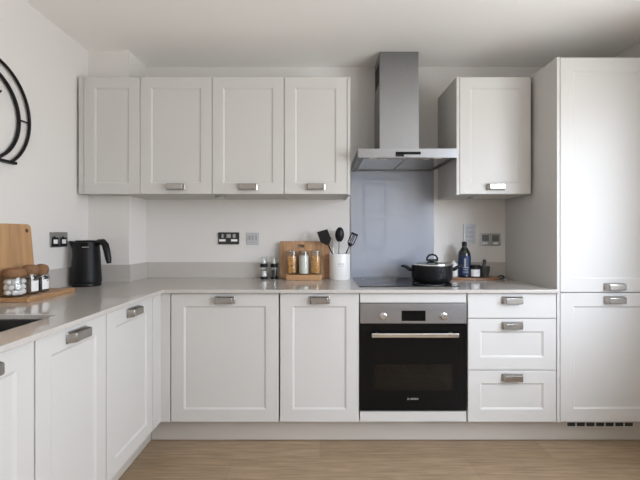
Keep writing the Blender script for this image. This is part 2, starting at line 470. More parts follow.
box(bm, .4896, .4904, FY - .0072, FY - .0062, .278, .285); box(bm, .4946, .4954, FY - .0072, FY - .0062, .278, .285); box(bm, .4904, .4946, FY - .0072, FY - .0062, .281, .282)
mesh('emblem', bm, M['logo'], door)

# ------------------------------------------------------------------ hob
t = thing('hob', 'flat black glass hob set on the worktop above the oven', 'hob', (.52, 2.5, WT))
mesh('glass_plate', prism(nb(), rrect(.228, .818, 2.272, 2.745, .012), WT, WT + .005, 'Z'), M['hob'], t, bevel=.0015)
for zx, zy, zr in ((.375, 2.40, .08), (.375, 2.62, .09), (.675, 2.40, .09), (.675, 2.62, .075)):
    bm = nb(); tube(bm, [(zx + zr * math.cos(2 * PI * i / 40), zy + zr * math.sin(2 * PI * i / 40), WT + .005) for i in range(40)], .0007, 4, closed=True)
    mesh('cooking_zone', bm, M['grey'], t)

# splashback
solo('splashback', box(nb(), .2185, .8115, YB - .009, YB - .001, WT + .001, 1.650), M['splash'], 'blue-grey glass splashback on the wall between hob and hood', 'splashback', bevel=.001)

# ------------------------------------------------------------------ hood
t = thing('cooker_hood', 'stainless steel chimney cooker hood over the hob', 'cooker hood', (.518, 2.55, 1.652))
hx0, hx1, hy0 = .2255, .8105, 2.301
bm = nb()
box(bm, hx0, hx1, hy0, 2.784, 1.697, 1.705)
box(bm, hx0, hx1, hy0, hy0 + .012, 1.652, 1.697); box(bm, hx0, hx1, 2.772, 2.784, 1.652, 1.697)
box(bm, hx0, hx0 + .012, hy0 + .012, 2.772, 1.652, 1.697); box(bm, hx1 - .012, hx1, hy0 + .012, 2.772, 1.652, 1.697)
mesh('canopy', bm, M['steelh'], t)
for a, b in ((.262, .515), (.521, .774)):
    f = mesh('filter', box(nb(), a, b, 2.355, 2.74, 1.655, 1.662), M['chrome'], t, bevel=.002)
    mesh('latch', box(nb(), (a + b) / 2 - .02, (a + b) / 2 + .02, 2.362, 2.374, 1.652, 1.655), M['grey'], f)
mesh('underside', box(nb(), hx0 + .012, hx1 - .012, hy0 + .012, 2.772, 1.662, 1.668), M['steel'], t)
for lx in (.32, .71):
    mesh('lamp', lathe(nb(), [(0, 0), (.026, 0), (.028, .006), (0, .006)], lx, 2.333, 1.656, 20), M['white'], t, smooth=True)
cpn = mesh('switch_panel', box(nb(), .4455, .594, hy0 - .0015, hy0 + .001, 1.670, 1.686), M['blackglass'], t)
mesh('button', box(nb(), .4455, .496, hy0 - .0025, hy0 - .0002, 1.658, 1.670), M['black'], cpn)
lower = nb(); box(lower, .389, .647, 2.549, 2.784, 1.705, 2.150)
mesh('chimney', lower, M['steel'], t, bevel=.0015)
up = nb(); box(up, .3915, .6445, 2.5515, 2.784, 2.150, ZC - .0005)
uo = mesh('chimney_sleeve', up, M['steel'], t, bevel=.0015)
for k in range(5):
    mesh('vent_slot', box(nb(), .3905, .393, 2.585 + k * .034, 2.608 + k * .034, 2.20, 2.34), M['dark'], uo)

# ------------------------------------------------------------------ wall cabinets
UB, UTOP, UY = 1.448, 2.170, 2.407
def wall_cab(x0, x1, label, body=None, handle=True, panels=(), dx=None):
    t = thing('wall_cabinet', label, 'cabinet', (x0, UY, UB))
    b = body or box(nb(), x0 + .001, x1 - .001, UY + .023, YB - .002, UB, UTOP)
    mesh('body', b, M['cab'], t)
    d0, d1 = dx or (x0, x1)
    bm = shaker(nb(), d0 + G, d1 - G, UB, UTOP, .066)
    bmesh.ops.translate(bm, vec=(0, UY, 0), verts=bm.verts)
    d = mesh('door', bm, M['cab'], t)
    if handle:
        hb = handle_bm((d0 + d1) / 2, UB + .044); bmesh.ops.translate(hb, vec=(0, UY, 0), verts=hb.verts)
        mesh('handle', hb, M['nickel'], d, smooth=True)
    for a, b in panels:
        mesh('end_panel', box(nb(), a, b, UY - .001, YB - .002, UB - .004, UTOP + .002), M['cab'], t, bevel=.001)
    return t
cb = cells(nb(), [-1.460, -1.238, -1.113], [UY + .023, 2.533, YB - .002], lambda i, j: not (i == 0 and j == 1), UB, UTOP)
t = wall_cab(-1.460, -1.112, 'white wall cabinet without a handle in the left corner in front of the boxed column', cb, False)
mesh('filler_strip', box(nb(), -1.492, -1.461, UY + .004, UY + .03, UB, UTOP), M['cab'], t)
wall_cab(-1.112, -.667, 'white wall cabinet with a handle, second from the left wall')
wall_cab(-.667, -.222, 'white wall cabinet with a handle, second to the left of the cooker hood')
wall_cab(-.222, .168, 'white wall cabinet with end panel directly left of the cooker hood', panels=((.1685, .1865),))
wall_cab(.8605, 1.304, 'single white wall cabinet between the cooker hood and the tall cabinet', panels=((.842, .8600),))
for lx, ly, lb in ((1.02, 2.60, 'small round grey light under the wall cabinet right of the hood'), (-.64, 2.52, 'small round grey light under the wall cabinets left of the hood')):
    t = thing('cabinet_light', lb, 'light', (lx, ly, UB - .012))
    mesh('housing', lathe(nb(), [(0, 0), (.036, 0), (.038, .003), (.038, .012), (0, .012)], lx, ly, UB - .0125, 24), M['grey'], t, smooth=True)
    mesh('diffuser', lathe(nb(), [(0, 0), (.026, 0), (.026, .001), (0, .001)], lx, ly, UB - .0137, 24), M['white'], t, smooth=True)

# ------------------------------------------------------------------ tall cabinet
t = thing('tall_cabinet', 'tall white fridge cabinet with two framed doors at the right wall', 'cabinet', (1.65, FY, .15))
TT = 2.187
mesh('body', box(nb(), 1.3415, 1.944, FY + .024, YB - .002, DB, TT), M['cab'], t)
mesh('side_panel', box(nb(), 1.3235, 1.339, FY - .001, YB - .002, DB, TT + .002), M['cab'], t, bevel=.001)
mesh('side_panel', box(nb(), 1.946, 1.978, FY + .002, YB - .002, DB, TT), M['cab'], t)
for z0, z1, hz in ((.876, TT, .876 + .031), (DB, .871, .871 - .038)):
    bm = shaker(nb(), 1.3425, 1.9435, z0, z1, .073); bmesh.ops.translate(bm, vec=(0, FY, 0), verts=bm.verts)
    d = mesh('door', bm, M['cab'], t)
    hb = handle_bm(1.643, hz); bmesh.ops.translate(hb, vec=(0, FY, 0), verts=hb.verts)
    mesh('handle', hb, M['nickel'], d, smooth=True)

# ------------------------------------------------------------------ wall clock
cx, cy, cz = XL, 1.754, 1.765
t = thing('wall_clock', 'round black metal double-ring clock with a flat bottom bar on the left wall', 'clock', (XL, cy, cz))
def arc(yc, zc, r, zb, off, n=56):
    a0 = math.asin((zb - zc) / r)
    return [(XL + off, yc + r * math.cos(a), zc + r * math.sin(a)) for a in [a0 + (PI - 2 * a0) * i / n for i in range(n + 1)]]
BZ = 1.547
mesh('outer_ring', tube(nb(), arc(cy - .004, cz, .257, BZ, .014), .0075, 8), M['black'], t, smooth=True)
mesh('inner_ring', tube(nb(), arc(1.722, 1.753, .215, BZ, .014), .0085, 8), M['black'], t, smooth=True)
mesh('bottom_bar', box(nb(), XL + .001, XL + .024, 1.56, 1.915, BZ - .008, BZ + .006), M['black'], t, bevel=.002)
mesh('spoke', tube(nb(), [(XL + .014, 1.944, cz + .003), (XL + .014, 2.012, cz + .003)], .004, 8), M['black'], t, smooth=True)
mesh('hand', prism(nb(), [(1.725, 1.747), (1.834, 1.870), (1.830, 1.877), (1.718, 1.755)], XL + .010, XL + .014, 'X'), M['black'], t)
mesh('hand', prism(nb(), [(1.745, 1.75), (1.66, 1.82), (1.655, 1.815), (1.735, 1.745)], XL + .015, XL + .018, 'X'), M['black'], t)
bm = nb(); lathe(bm, [(0, 0), (.016, 0), (.016, .02), (0, .02)], 0, 0, 0, 20, Matrix.Translation((XL + .001, 1.738, 1.755)) @ Matrix.Rotation(PI / 2, 4, 'Y'))
mesh('hub', bm, M['black'], t, smooth=True)

# ------------------------------------------------------------------ sockets and switches
def wall_plate(name, label, cat, w, h, x, z, pm, side='back'):
    """faceplate in local x, z with its front at y = -0.008; turned for the left wall"""
    if side == 'back': t = thing(name, label, cat, (x, YB, z))
    else: t = thing(name, label, cat, (XL, x, z), PI / 2)
    mesh('faceplate', prism(nb(), rrect(-w / 2, w / 2, -h / 2, h / 2, .004, 3), -.008, 0, 'Y'), pm, t, world=False, bevel=.0015)
    return t
def bit(t, name, m, x0, x1, z0, z1, d=.010, p=None): return mesh(name, box(nb(), x0, x1, -d, -.0078, z0, z1), m, p or t, world=False, bevel=.0006)

t = wall_plate('double_socket', 'double steel wall socket with black inserts between leaning board and kettle', 'wall socket', .146, .086, 2.248, 1.169, M['plate'], 'left')
for sx in (-.038, .034):
    i = bit(t, 'socket_insert', M['black'], sx - .026, sx + .026, -.036, .012)
    bit(t, 'rocker_switch', M['white'], sx - .016, sx + .018, -.024, .000, .012)
    bit(t, 'pin_cover', M['black'], sx - .012, sx + .002, .012, .018)
t = wall_plate('double_socket', 'dark double wall socket with white rockers left of the small switch plate', 'wall socket', .150, .086, -.651, 1.171, M['darkplate'])
for a, b, c, d in ((-.067, -.022, -.022, -.006), (.018, .062, -.022, -.006)): bit(t, 'rocker_switch', M['white'], a, b, c, d, .012)
for a, b in ((-.05, -.036), (-.014, .016), (.030, .050)): bit(t, 'socket_insert', M['grey'], a, b, .004, .030, .011)
t = wall_plate('switch_plate', 'small square pale steel switch plate left of the wooden boards', 'light switch', .088, .086, -.477, 1.170, M['switch'])
for a in (-.030, -.006, .018): bit(t, 'rocker_switch', M['grey'], a, a + .010, -.012, .022, .012)
bit(t, 'marking', M['grey'], -.030, .030, -.028, -.024, .009)
t = wall_plate('grid_switch', 'upright steel switch plate of stacked rockers behind the oil bottle', 'light switch', .088, .146, 1.066, 1.202, M['switch'])
for k in range(4):
    z = .045 - k * .031
    s = bit(t, 'rocker_switch', M['rocker'], -.030, .030, z - .011, z + .011, .011)
    bit(t, 'marking', M['grey'], -.006, .020, z - .0015, z + .0015, .0118, s)
t = wall_plate('double_socket', 'plain double steel wall socket beside the tall cabinet', 'wall socket', .146, .086, 1.214, 1.163, M['plate'])
for sx in (-.036, .036):
    bit(t, 'socket_insert', M['insert'], sx - .024, sx + .024, -.012, .032, .010)
    bit(t, 'rocker_switch', M['white'], sx - .016, sx + .016, -.034, -.020, .012)

# ------------------------------------------------------------------ kettle
kx, ky = -1.397, 2.335
t = thing('kettle', 'tall matt black jug kettle standing on the corner of the worktop', 'kettle', (kx, ky, WT))
mesh('power_base', lathe(nb(), [(0, 0), (.077, 0), (.079, .004), (.077, .016), (0, .016)], kx, ky, WT, 40), M['black'], t, smooth=True)
bm = lathe(nb(), [(0, 0), (.077, 0), (.081, .006), (.0805, .02), (.0770, .09), (.0735, .16), (.0710, .20), (.0695, .225), (.069, .238), (.069, .243), (.066, .245), (0, .245)], kx, ky, WT + .0165, 48)
for v in bm.verts:                                       # pull the rim out into a spout on the left
    h = v.co.z - WT
    if h > .205 and (v.co.x - kx) < -.035:
        dx = (v.co.x - kx); k = min(1, (h - .205) / .05) * max(0, (-dx - .035) / .034)
        v.co.x -= .036 * k; v.co.z += .007 * k; v.co.y = ky + (v.co.y - ky) * (1 - .5 * k)
mesh('body', bm, M['blackmat'], t, smooth=True)
lid = mesh('lid', lathe(nb(), [(0, 0), (.060, 0), (.062, .004), (.058, .009), (0, .011)], kx, ky, WT + .262, 40), M['black'], t, smooth=True)
mesh('handle', tube(nb(), [(kx + .060, ky - .012, WT + .245), (kx + .085, ky - .02, WT + .262), (kx + .112, ky - .028, WT + .262), (kx + .130, ky - .033, WT + .245), (kx + .141, ky - .036, WT + .21), (kx + .150, ky - .038, WT + .165), (kx + .155, ky - .038, WT + .136)], [.013, .017, .019, .0195, .0185, .017, .012], 12), M['black'], t, smooth=True)
band = nb()
a0, a1 = math.radians(-82), math.radians(-44)
pts = [(kx + .0715 * math.cos(a0 + (a1 - a0) * i / 10), ky + .0715 * math.sin(a0 + (a1 - a0) * i / 10)) for i in range(11)]
lo_v = [band.verts.new((x, y, WT + .222)) for x, y in pts]; hi_v = [band.verts.new((x, y, WT + .256)) for x, y in pts]
in_l = [band.verts.new((kx + (x - kx) * .93, ky + (y - ky) * .93, WT + .222)) for x, y in pts]; in_h = [band.verts.new((kx + (x - kx) * .93, ky + (y - ky) * .93, WT + .256)) for x, y in pts]
for i in range(10):
    band.faces.new([lo_v[i], lo_v[i + 1], hi_v[i + 1], hi_v[i]]); band.faces.new([in_l[i], in_h[i], in_h[i + 1], in_l[i + 1]])
    band.faces.new([hi_v[i], hi_v[i + 1], in_h[i + 1], in_h[i]]); band.faces.new([lo_v[i], in_l[i], in_l[i + 1], lo_v[i + 1]])
band.faces.new([lo_v[0], hi_v[0], in_h[0], in_l[0]]); band.faces.new([lo_v[-1], in_l[-1], in_h[-1], hi_v[-1]])
bd = mesh('badge', band, M['blackglass'], t)
bm = nb()
for k in range(5):
    a = math.radians(-76 + k * 5.6)
    x, y = kx + .0722 * math.cos(a), ky + .0722 * math.sin(a)
    box(bm, x - .0026, x + .0026, y - .0006, y + .0015, WT + .229, WT + .235)
mesh('lettering', bm, M['logo'], bd)

# ------------------------------------------------------------------ left group: tray, leaning board, three jars
TZ = WT + .020
bm = prism(nb(), rrect(-1.484, -1.308, 1.748, 2.090, .006, 3), WT, TZ, 'Z')
t = solo('serving_board', bm, M['bamboo_flat'], 'low rectangular bamboo board lying on the worktop under the three cork jars', 'wooden board', bevel=.003)

t = thing('chopping_board', 'tall bamboo chopping board leaning against the left wall behind the cork jars', 'chopping board', (-1.475, 1.79, TZ))
TILT = math.atan2(.030, .336)
bm = prism(nb(), rrect(-.23, .222, 0, .338, .022, 6), 0, .015, 'X')
m = Matrix.Translation((-1.4765, 1.79, TZ)) @ Matrix.Rotation(-TILT, 4, 'Y')
bmesh.ops.transform(bm, matrix=m, verts=bm.verts)
bo = mesh('board', bm, M['bamboo'], t, bevel=.003)
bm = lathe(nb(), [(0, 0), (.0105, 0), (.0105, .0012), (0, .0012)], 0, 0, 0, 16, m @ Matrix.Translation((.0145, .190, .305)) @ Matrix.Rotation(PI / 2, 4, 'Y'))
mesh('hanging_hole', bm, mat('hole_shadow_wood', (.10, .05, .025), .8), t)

def cork_jar(name, label, x, y, r, h, ch, tilt=0, wire=False, tag=False, ball=False):
    t = thing(name, label, 'jar', (x, y, TZ))
    g = mesh('glass_body', lathe(nb(), [(0, 0), (r * .94, 0), (r, .005), (r, h * .80), (r * .90, h * .93), (r * .90, h), (r * .86, h), (r * .86, h * .93), (r * .95, h * .80), (r * .95, .006), (0, .005)], x, y, TZ, 36), M['glass'], t, smooth=True)
    rc = r * .97
    pr = [(0, 0), (rc * .80, 0), (rc * .86, .008), (rc, .014), (rc * 1.02, ch * .55), (rc * .93, ch * .88), (rc * .6, ch), (0, ch * 1.02)] if not ball else [(0, 0), (rc * .7, 0), (rc * .98, ch * .25), (rc * 1.06, ch * .5), (rc * .95, ch * .8), (rc * .55, ch * .98), (0, ch * 1.02)]
    mesh('cork_stopper', lathe(nb(), pr, 0, 0, 0, 32, Matrix.Translation((x, y, TZ + h - .006)) @ Matrix.Rotation(tilt, 4, 'X') @ Matrix.Rotation(tilt * .6, 4, 'Y')), M['cork'], t, smooth=True)
    if tag:
        bm = nb(); z0, z1 = TZ + h * .14, TZ + h * .66
        aa = [math.radians(-46 + 62 * i / 8) for i in range(9)]
        lo_ = [bm.verts.new((x + (r + .0006) * math.cos(a), y + (r + .0006) * math.sin(a), z0)) for a in aa]
        hi_ = [bm.verts.new((x + (r + .0006) * math.cos(a), y + (r + .0006) * math.sin(a), z1)) for a in aa]
        for i in range(8): bm.faces.new([lo_[i], lo_[i + 1], hi_[i + 1], hi_[i]])
        lb = mesh('paper_label', bm, M['paper'], t)
        so = lb.modifiers.new('thick', 'SOLIDIFY'); so.thickness = .0008; so.offset = 1
    if wire:
        mesh('wire_loop', tube(nb(), [(x + r * .6, y - r * .2, TZ + h), (x + r * 1.15, y - r * .25, TZ + h * .97), (x + r * 1.42, y - r * .25, TZ + h * .80), (x + r * 1.35, y - r * .25, TZ + h * .62), (x + r, y - r * .2, TZ + h * .56)], .0016, 8), M['steel'], t, smooth=True)
    return t

J1 = (-1.409, 1.800, .0465, .090)
cork_jar('storage_jar', 'squat glass jar with cork stopper full of white sweets', *J1[:2], J1[2], J1[3], .046)
J2 = (-1.400, 1.884, .034, .096)
cork_jar('storage_jar', 'glass jar with cork stopper and brown contents, middle of the three on the board', *J2[:2], J2[2], J2[3], .050, tag=True, ball=True)
J3 = (-1.404, 1.963, .034, .094)
cork_jar('storage_jar', 'glass jar with tilted cork stopper and wire loop nearest the kettle', *J3[:2], J3[2], J3[3], .048, tilt=.35, wire=True, tag=True, ball=True)
solo('brown_spice', lathe(nb(), [(0, 0), (.0305, 0), (.0305, .064), (.02, .070), (0, .068)], J2[0], J2[1], TZ + .0062, 24), M['spice'], 'brown seeds filling the middle cork jar', 'food', kind='stuff', smooth=True)
solo('coffee_beans', lathe(nb(), [(0, 0), (.0305, 0), (.0305, .066), (.02, .071), (0, .069)], J3[0], J3[1], TZ + .0062, 24), M['beans'], 'dark beans filling the cork jar nearest the kettle', 'food', kind='stuff', smooth=True)

bm = lathe(nb(), [(0, -.012), (.008, -.012), (.0115, -.008), (.0122, 0), (.0115, .008), (.008, .012), (0, .012)], 0, 0, 0, 14)
sw = mesh('marshmallow', bm, M['sweet'], smooth=True)
first = True
for L in range(3):
    for k in range(7 if L < 2 else 6):
        o = sw if first else sw.copy()
        if not first: C.objects.link(o)
        first = False
        a = 2 * PI * k / 7 + L * .45
        o.location = (J1[0] + .0295 * math.cos(a), J1[1] + .0295 * math.sin(a), TZ + .0195 + L * .0245)
        o.rotation_euler = (random.uniform(0, 3), random.uniform(0, 3), random.uniform(0, 3))
        o['label'] = 'white marshmallow piled inside the squat cork jar'; o['category'] = 'sweet'; o['group'] = 'white sweets in the squat jar'

# ------------------------------------------------------------------ salt and pepper
def mill(name, label, x, y, cm, cname, clabel):
    t = thing(name, label, 'grinder', (x, y, WT))
    r = .0245
    mesh('foot', lathe(nb(), [(0, 0), (r, 0), (r, .012), (r * .9, .014), (0, .014)], x, y, WT, 28), M['black'], t, smooth=True)
    mesh('glass_body', lathe(nb(), [(0, 0), (r * .92, 0), (r * .92, .066), (r * .84, .066), (r * .84, .002), (0, .002)], x, y, WT + .0145, 28), M['glass'], t, smooth=True)
    mesh('grinder_collar', lathe(nb(), [(0, 0), (r * 1.02, 0), (r * 1.04, .004), (r * 1.04, .020), (r * .98, .025), (0, .025)], x, y, WT + .081, 28), M['black'], t, smooth=True)
    mesh('clear_cap', lathe(nb(), [(0, 0), (r * .98, 0), (r * .90, .042), (r * .80, .046), (0, .046)], x, y, WT + .1065, 28), M['glass'], t, smooth=True)
    mesh('grinding_head', lathe(nb(), [(0, 0), (.008, 0), (.006, .03), (0, .031)], x, y, WT + .1068, 16), M['white'], t, smooth=True)
    hgt = .034 if cm is M['salt'] else .04
    solo(cname, lathe(nb(), [(0, 0), (r * .82, 0), (r * .82, hgt), (r * .5, hgt + .004), (0, hgt + .003)], x, y, WT + .0168, 24), cm, clabel, 'food', kind='stuff', smooth=True)
mill('salt_mill', 'clear salt grinder with black collar, left of the pair by the boards', -.3885, 2.705, M['salt'], 'salt', 'white salt inside the grinder left of the pepper')
mill('pepper_mill', 'clear pepper grinder with black collar and dark contents beside the wooden boards', -.3185, 2.705, M['pepper'], 'peppercorns', 'dark peppercorns inside the grinder beside the boards')

# ------------------------------------------------------------------ wooden boards, three lidded jars on a wooden base
def lean(m0, x, y0, ang): return Matrix.Translation((x, y0, WT)) @ Matrix.Rotation(-ang, 4, 'X')
# front board with a grip slot: local x, z, thickness in y; leans back
bw, bh = .305, .262
xs_ = [-bw / 2, -.030, .018, bw / 2]; zs_ = [0, bh - .045, bh - .026, bh]
def lay(bm):    # cells() is laid in x, y: turn it upright, front towards -y
    for v in bm.verts: v.co = (v.co.x, v.co.z, v.co.y)
    return bm
t = thing('chopping_board', 'striped wooden chopping board with a grip slot leaning behind the pasta jars', 'chopping board', (-.132, 2.715, WT))
bm = lay(cells(nb(), xs_, zs_, lambda i, j: not (i == 1 and j == 1), -.009, .009))
bmesh.ops.transform(bm, matrix=lean(0, -.128, 2.706, .165), verts=bm.verts)
mesh('board', bm, M['acacia'], t, bevel=.004)
bm = prism(nb(), rrect(-.095, .1, 0, .252, .02, 5), -.008, .008, 'Y')
bmesh.ops.transform(bm, matrix=lean(0, -.026, 2.727, .165), verts=bm.verts)
solo('chopping_board', bm, M['acacia2'], 'plain brown wooden board behind the slotted board, partly hidden by the utensil pot', 'chopping board', bevel=.004)

jy = 2.652
t = solo('jar_stand', prism(nb(), rrect(-.232, .012, jy - .042, jy + .040, .01, 3), WT, WT + .036, 'Z'), M['oakbase'], 'low wooden stand carrying the two pasta jars and the rice jar', 'stand', bevel=.003)
JZ = WT + .0362
def lid_jar(x, label):
    t = thing('storage_jar', label, 'jar', (x, jy, JZ)); r = .0355; h = .153
    mesh('glass_body', lathe(nb(), [(0, 0), (r * .95, 0), (r, .004), (r, h - .014), (r * .93, h - .006), (r * .93, h), (r * .88, h), (r * .88, h - .006), (r * .94, h - .014), (r * .94, .006), (0, .005)], x, jy, JZ, 32), M['glass'], t, smooth=True)
    l = mesh('lid', lathe(nb(), [(0, 0), (r * .87, 0), (r * .87, .004), (r * 1.02, .005), (r * 1.04, .010), (r * .98, .015), (0, .016)], x, jy, JZ + h - .004, 32), M['glass'], t, smooth=True)
    mesh('seal', lathe(nb(), [(r * .80, 0), (r * .90, 0), (r * .90, .003), (r * .80, .003)], x, jy, JZ + h - .0005, 32), M['steel'], l, smooth=True)
JX = (-.1905, -.1100, -.0295)
lid_jar(JX[0], 'lidded glass jar of orange pasta nearest the pepper grinder')
lid_jar(JX[1], 'lidded glass jar of white rice between the two pasta jars')
lid_jar(JX[2], 'lidded glass jar of orange pasta nearest the utensil pot')
for px, lb in ((JX[0], 'orange pasta pieces filling the jar nearest the pepper grinder'), (JX[2], 'orange pasta pieces filling the jar nearest the utensil pot')):
    bm = nb()
    for k in range(330):
        a = random.uniform(0, 2 * PI); rr = .0285 * math.sqrt(random.uniform(.25, 1)); z = JZ + .011 + random.uniform(0, .108)
        c = Vector((px + rr * math.cos(a), jy + rr * math.sin(a), z))
        d = Vector((random.gauss(0, .5), random.gauss(0, .5), random.gauss(0, 1))).normalized() * .0065
        if math.hypot(c.x + d.x - px, c.y + d.y - jy) > .031: d.x *= .1; d.y *= .1
        if math.hypot(c.x - d.x - px, c.y - d.y - jy) > .031: d.x *= .1; d.y *= .1
        tube(bm, [c - d, c, c + d], [.0022, .0028, .0022], 6)
    solo('pasta', bm, M['pasta'], lb, 'food', kind='stuff')
solo('rice', lathe(nb(), [(0, 0), (.0325, 0), (.0325, .118), (.02, .124), (0, .123)], JX[1], jy, JZ + .0065, 28), M['rice'], 'white rice filling the middle lidded jar', 'food', kind='stuff', smooth=True)

# ------------------------------------------------------------------ utensil pot and utensils
ux, uy = .135, 2.688
t = thing('utensil_pot', 'white ceramic pot holding kitchen utensils left of the hob', 'pot', (ux, uy, WT))
PH = .174
mesh('body', lathe(nb(), [(0, 0), (.068, 0), (.071, .004), (.0715, PH - .004), (.0695, PH), (.066, PH - .003), (.066, .008), (0, .007)], ux, uy, WT, 48), M['ceramic'], t, smooth=True)
bm = nb()
for k in range(5):
    a = math.radians(-90 + (k - 2) * 7 + 4); x, y = ux + .0714 * math.cos(a), uy + .0714 * math.sin(a)
    box(bm, x - .0022, x + .0022, y - .0006, y + .002, WT + .104, WT + .112)
    box(bm, x - .0018, x + .0018, y - .0006, y + .002, WT + .092, WT + .097)
mesh('lettering', bm, M['grey'], t)

def stick_frame(base, tip):
    """matrix whose +z runs from base to tip with its face turned to the room"""
    b, e = Vector(base), Vector(tip); z = (e - b).normalized()
    y = (Vector((0, 1, 0)) - z * z.y).normalized(); x = y.cross(z)
    m = Matrix((x, y, z)).transposed().to_4x4(); m.translation = b
    return m, (e - b).length
def utensil(name, label, base, neck, tip_len, head, hm, handle_m, hr=.005):
    m, L = stick_frame(base, neck)
    t = thing(name, label, 'utensil', base)
    bm = tube(nb(), [(0, 0, 0), (0, 0, L * .5), (0, 0, L + .012)], [hr * 1.1, hr, hr * .8], 10)
    bmesh.ops.transform(bm, matrix=m, verts=bm.verts); mesh('handle', bm, handle_m, t, smooth=True)
    bm = head(); bmesh.ops.transform(bm, matrix=m @ Matrix.Translation((0, 0, L)), verts=bm.verts)
    return t, m, L, bm
def px(u, v, Y): return ((u - 320) / F * Y, Y, HC - (v - 235) / F * Y)
ZB = WT + .012
# solid turner, leaning left
t, m, L, bm = utensil('spatula', 'solid black spatula leaning left out of the white utensil pot', (ux + .026, uy - .018, ZB), px(327.8, 243.8, 2.662), 0,
    lambda: prism(nb(), [(-.010, -.006), (.010, -.006), (.036, .022), (.040, .092), (-.034, .104), (-.040, .030)], -.0025, .0025, 'Y'), None, M['black'])
mesh('blade', bm, M['black'], t, bevel=.002)
# spoon
def spoon_head():
    bm = nb(); bmesh.ops.create_uvsphere(bm, u_segments=24, v_segments=14, radius=1)
    for v in bm.verts:
        x, y, z = v.co
        v.co = (x * .031, y * .007 + .010 * (x * x + z * z) - .008, .048 + z * .052)
    return bm
t, m, L, bm = utensil('serving_spoon', 'black serving spoon standing upright in the white utensil pot', (ux - .012, uy + .02, ZB), px(339.3, 241.5, 2.70), 0, spoon_head, None, M['steel'])
mesh('bowl', bm, M['black'], t, smooth=True)
# slotted turner
def slotted():
    bm = lay(cells(nb(), [-.024, -.017, -.008, -.003, .003, .008, .017, .024], [-.004, .018, .078, .092], lambda i, j: not (j == 1 and i in (1, 3, 5)), -.002, .002))
    for v in bm.verts:
        if v.co.z < 0: v.co.x *= .45
    return bm
t, m, L, bm = utensil('slotted_turner', 'black slotted turner leaning right out of the utensil pot towards the splashback', (ux - .028, uy + .0, ZB), px(349.6, 245.5, 2.67), 0, slotted, None, M['black'])
mesh('blade', bm, M['black'], t, bevel=.0008)
# steel whisk
def whisk():
    bm = nb()
    for k in range(4):
        a = PI * k / 4
        pts = [(.018 * math.sin(PI * s) ** .8 * math.cos(a) * (1 if True else 1), .018 * math.sin(PI * s) ** .8 * math.sin(a), .075 * s) for s in [0, .12, .3, .5, .7, .85, .95, 1]]
        pts = [(math.cos(a) * w, math.sin(a) * w, z) for w, z in ((.003, 0), (.009, .02), (.015, .042), (.016, .056), (.009, .068), (0, .071), (-.009, .068), (-.016, .056), (-.015, .042), (-.009, .02), (-.003, 0))]
        tube(bm, pts, .0012, 6)
    return bm
t, m, L, bm = utensil('whisk', 'small steel whisk between the spatula and the spoon in the utensil pot', (ux + .000, uy + .045, ZB), px(332.4, 247.5, 2.71), 0, whisk, None, M['chrome'], .004)
mesh('wire_head', bm, M['chrome'], t, smooth=True)

# ------------------------------------------------------------------ saucepan
sx, sy, sz = .722, 2.520, WT + .0058
t = thing('cooking_pot', 'black lidded cooking pot with two side handles standing on the hob', 'cooking pot', (sx, sy, sz))
mesh('body', lathe(nb(), [(0, 0), (.112, 0), (.120, .006), (.127, .030), (.129, .104), (.124, .104), (.120, .10), (.118, .012), (0, .010)], sx, sy, sz, 56), M['black'], t, smooth=True)
lid = mesh('lid', lathe(nb(), [(0, .019), (.045, .017), (.09, .011), (.122, .002), (.122, -.001), (.09, .008), (.045, .014), (0, .016)], sx, sy, sz + .107, 56), M['lid'], t, smooth=True)
mesh('rim', lathe(nb(), [(.121, -.003), (.130, -.003), (.1315, .001), (.130, .006), (.121, .006)], sx, sy, sz + .1075, 56), M['chrome'], lid, smooth=True)
bm = lathe(nb(), [(0, 0), (.018, 0), (.020, .004), (.030, .007), (.030, .012), (0, .014)], sx, sy, sz + .124, 24)
tube(bm, [(sx - .034, sy - .01, sz + .132), (sx - .033, sy - .01, sz + .150), (sx - .022, sy - .01, sz + .166), (sx, sy - .01, sz + .172), (sx + .022, sy - .01, sz + .166), (sx + .033, sy - .01, sz + .150), (sx + .034, sy - .01, sz + .132)], .0065, 10)
box(bm, sx - .034, sx + .034, sy - .016, sy - .004, sz + .127, sz + .143)
mesh('lid_knob', bm, M['black'], lid, smooth=True)
for s in (-1, 1):
    bm = tube(nb(), [(sx + s * .122, sy - .004, sz + .076), (sx + s * .145, sy - .008, sz + .078), (sx + s * .165, sy - .010, sz + .092), (sx + s * .185, sy - .012, sz + .099), (sx + s * .200, sy - .012, sz + .098)], [.012, .0125, .011, .0085, .006], 10)
    mesh('handle', bm, M['black'], t, smooth=True)

# ------------------------------------------------------------------ right group on a round-ended board
RZ = WT + .016
t = thing('serving_board', 'dark oval wooden serving board with a ring handle right of the hob', 'wooden board', (1.05, 2.68, WT))
bm = prism(nb(), [(1.035 + .190 * math.copysign(abs(math.cos(a)) ** .7, math.cos(a)), 2.680 + .072 * math.copysign(abs(math.sin(a)) ** .8, math.sin(a))) for a in [2 * PI * i / 48 for i in range(48)]], WT, RZ, 'Z')
mesh('board', bm, M['walnut'], t, bevel=.003)
bm = nb(); tube(bm, [(1.244 + .021 * math.cos(a), 2.682 + .012 * math.sin(a), WT + .0125 + .009 * math.sin(a + .3)) for a in [2 * PI * i / 20 for i in range(20)]], .0045, 8, closed=True)
mesh('ring_handle', bm, M['black'], t, smooth=True)

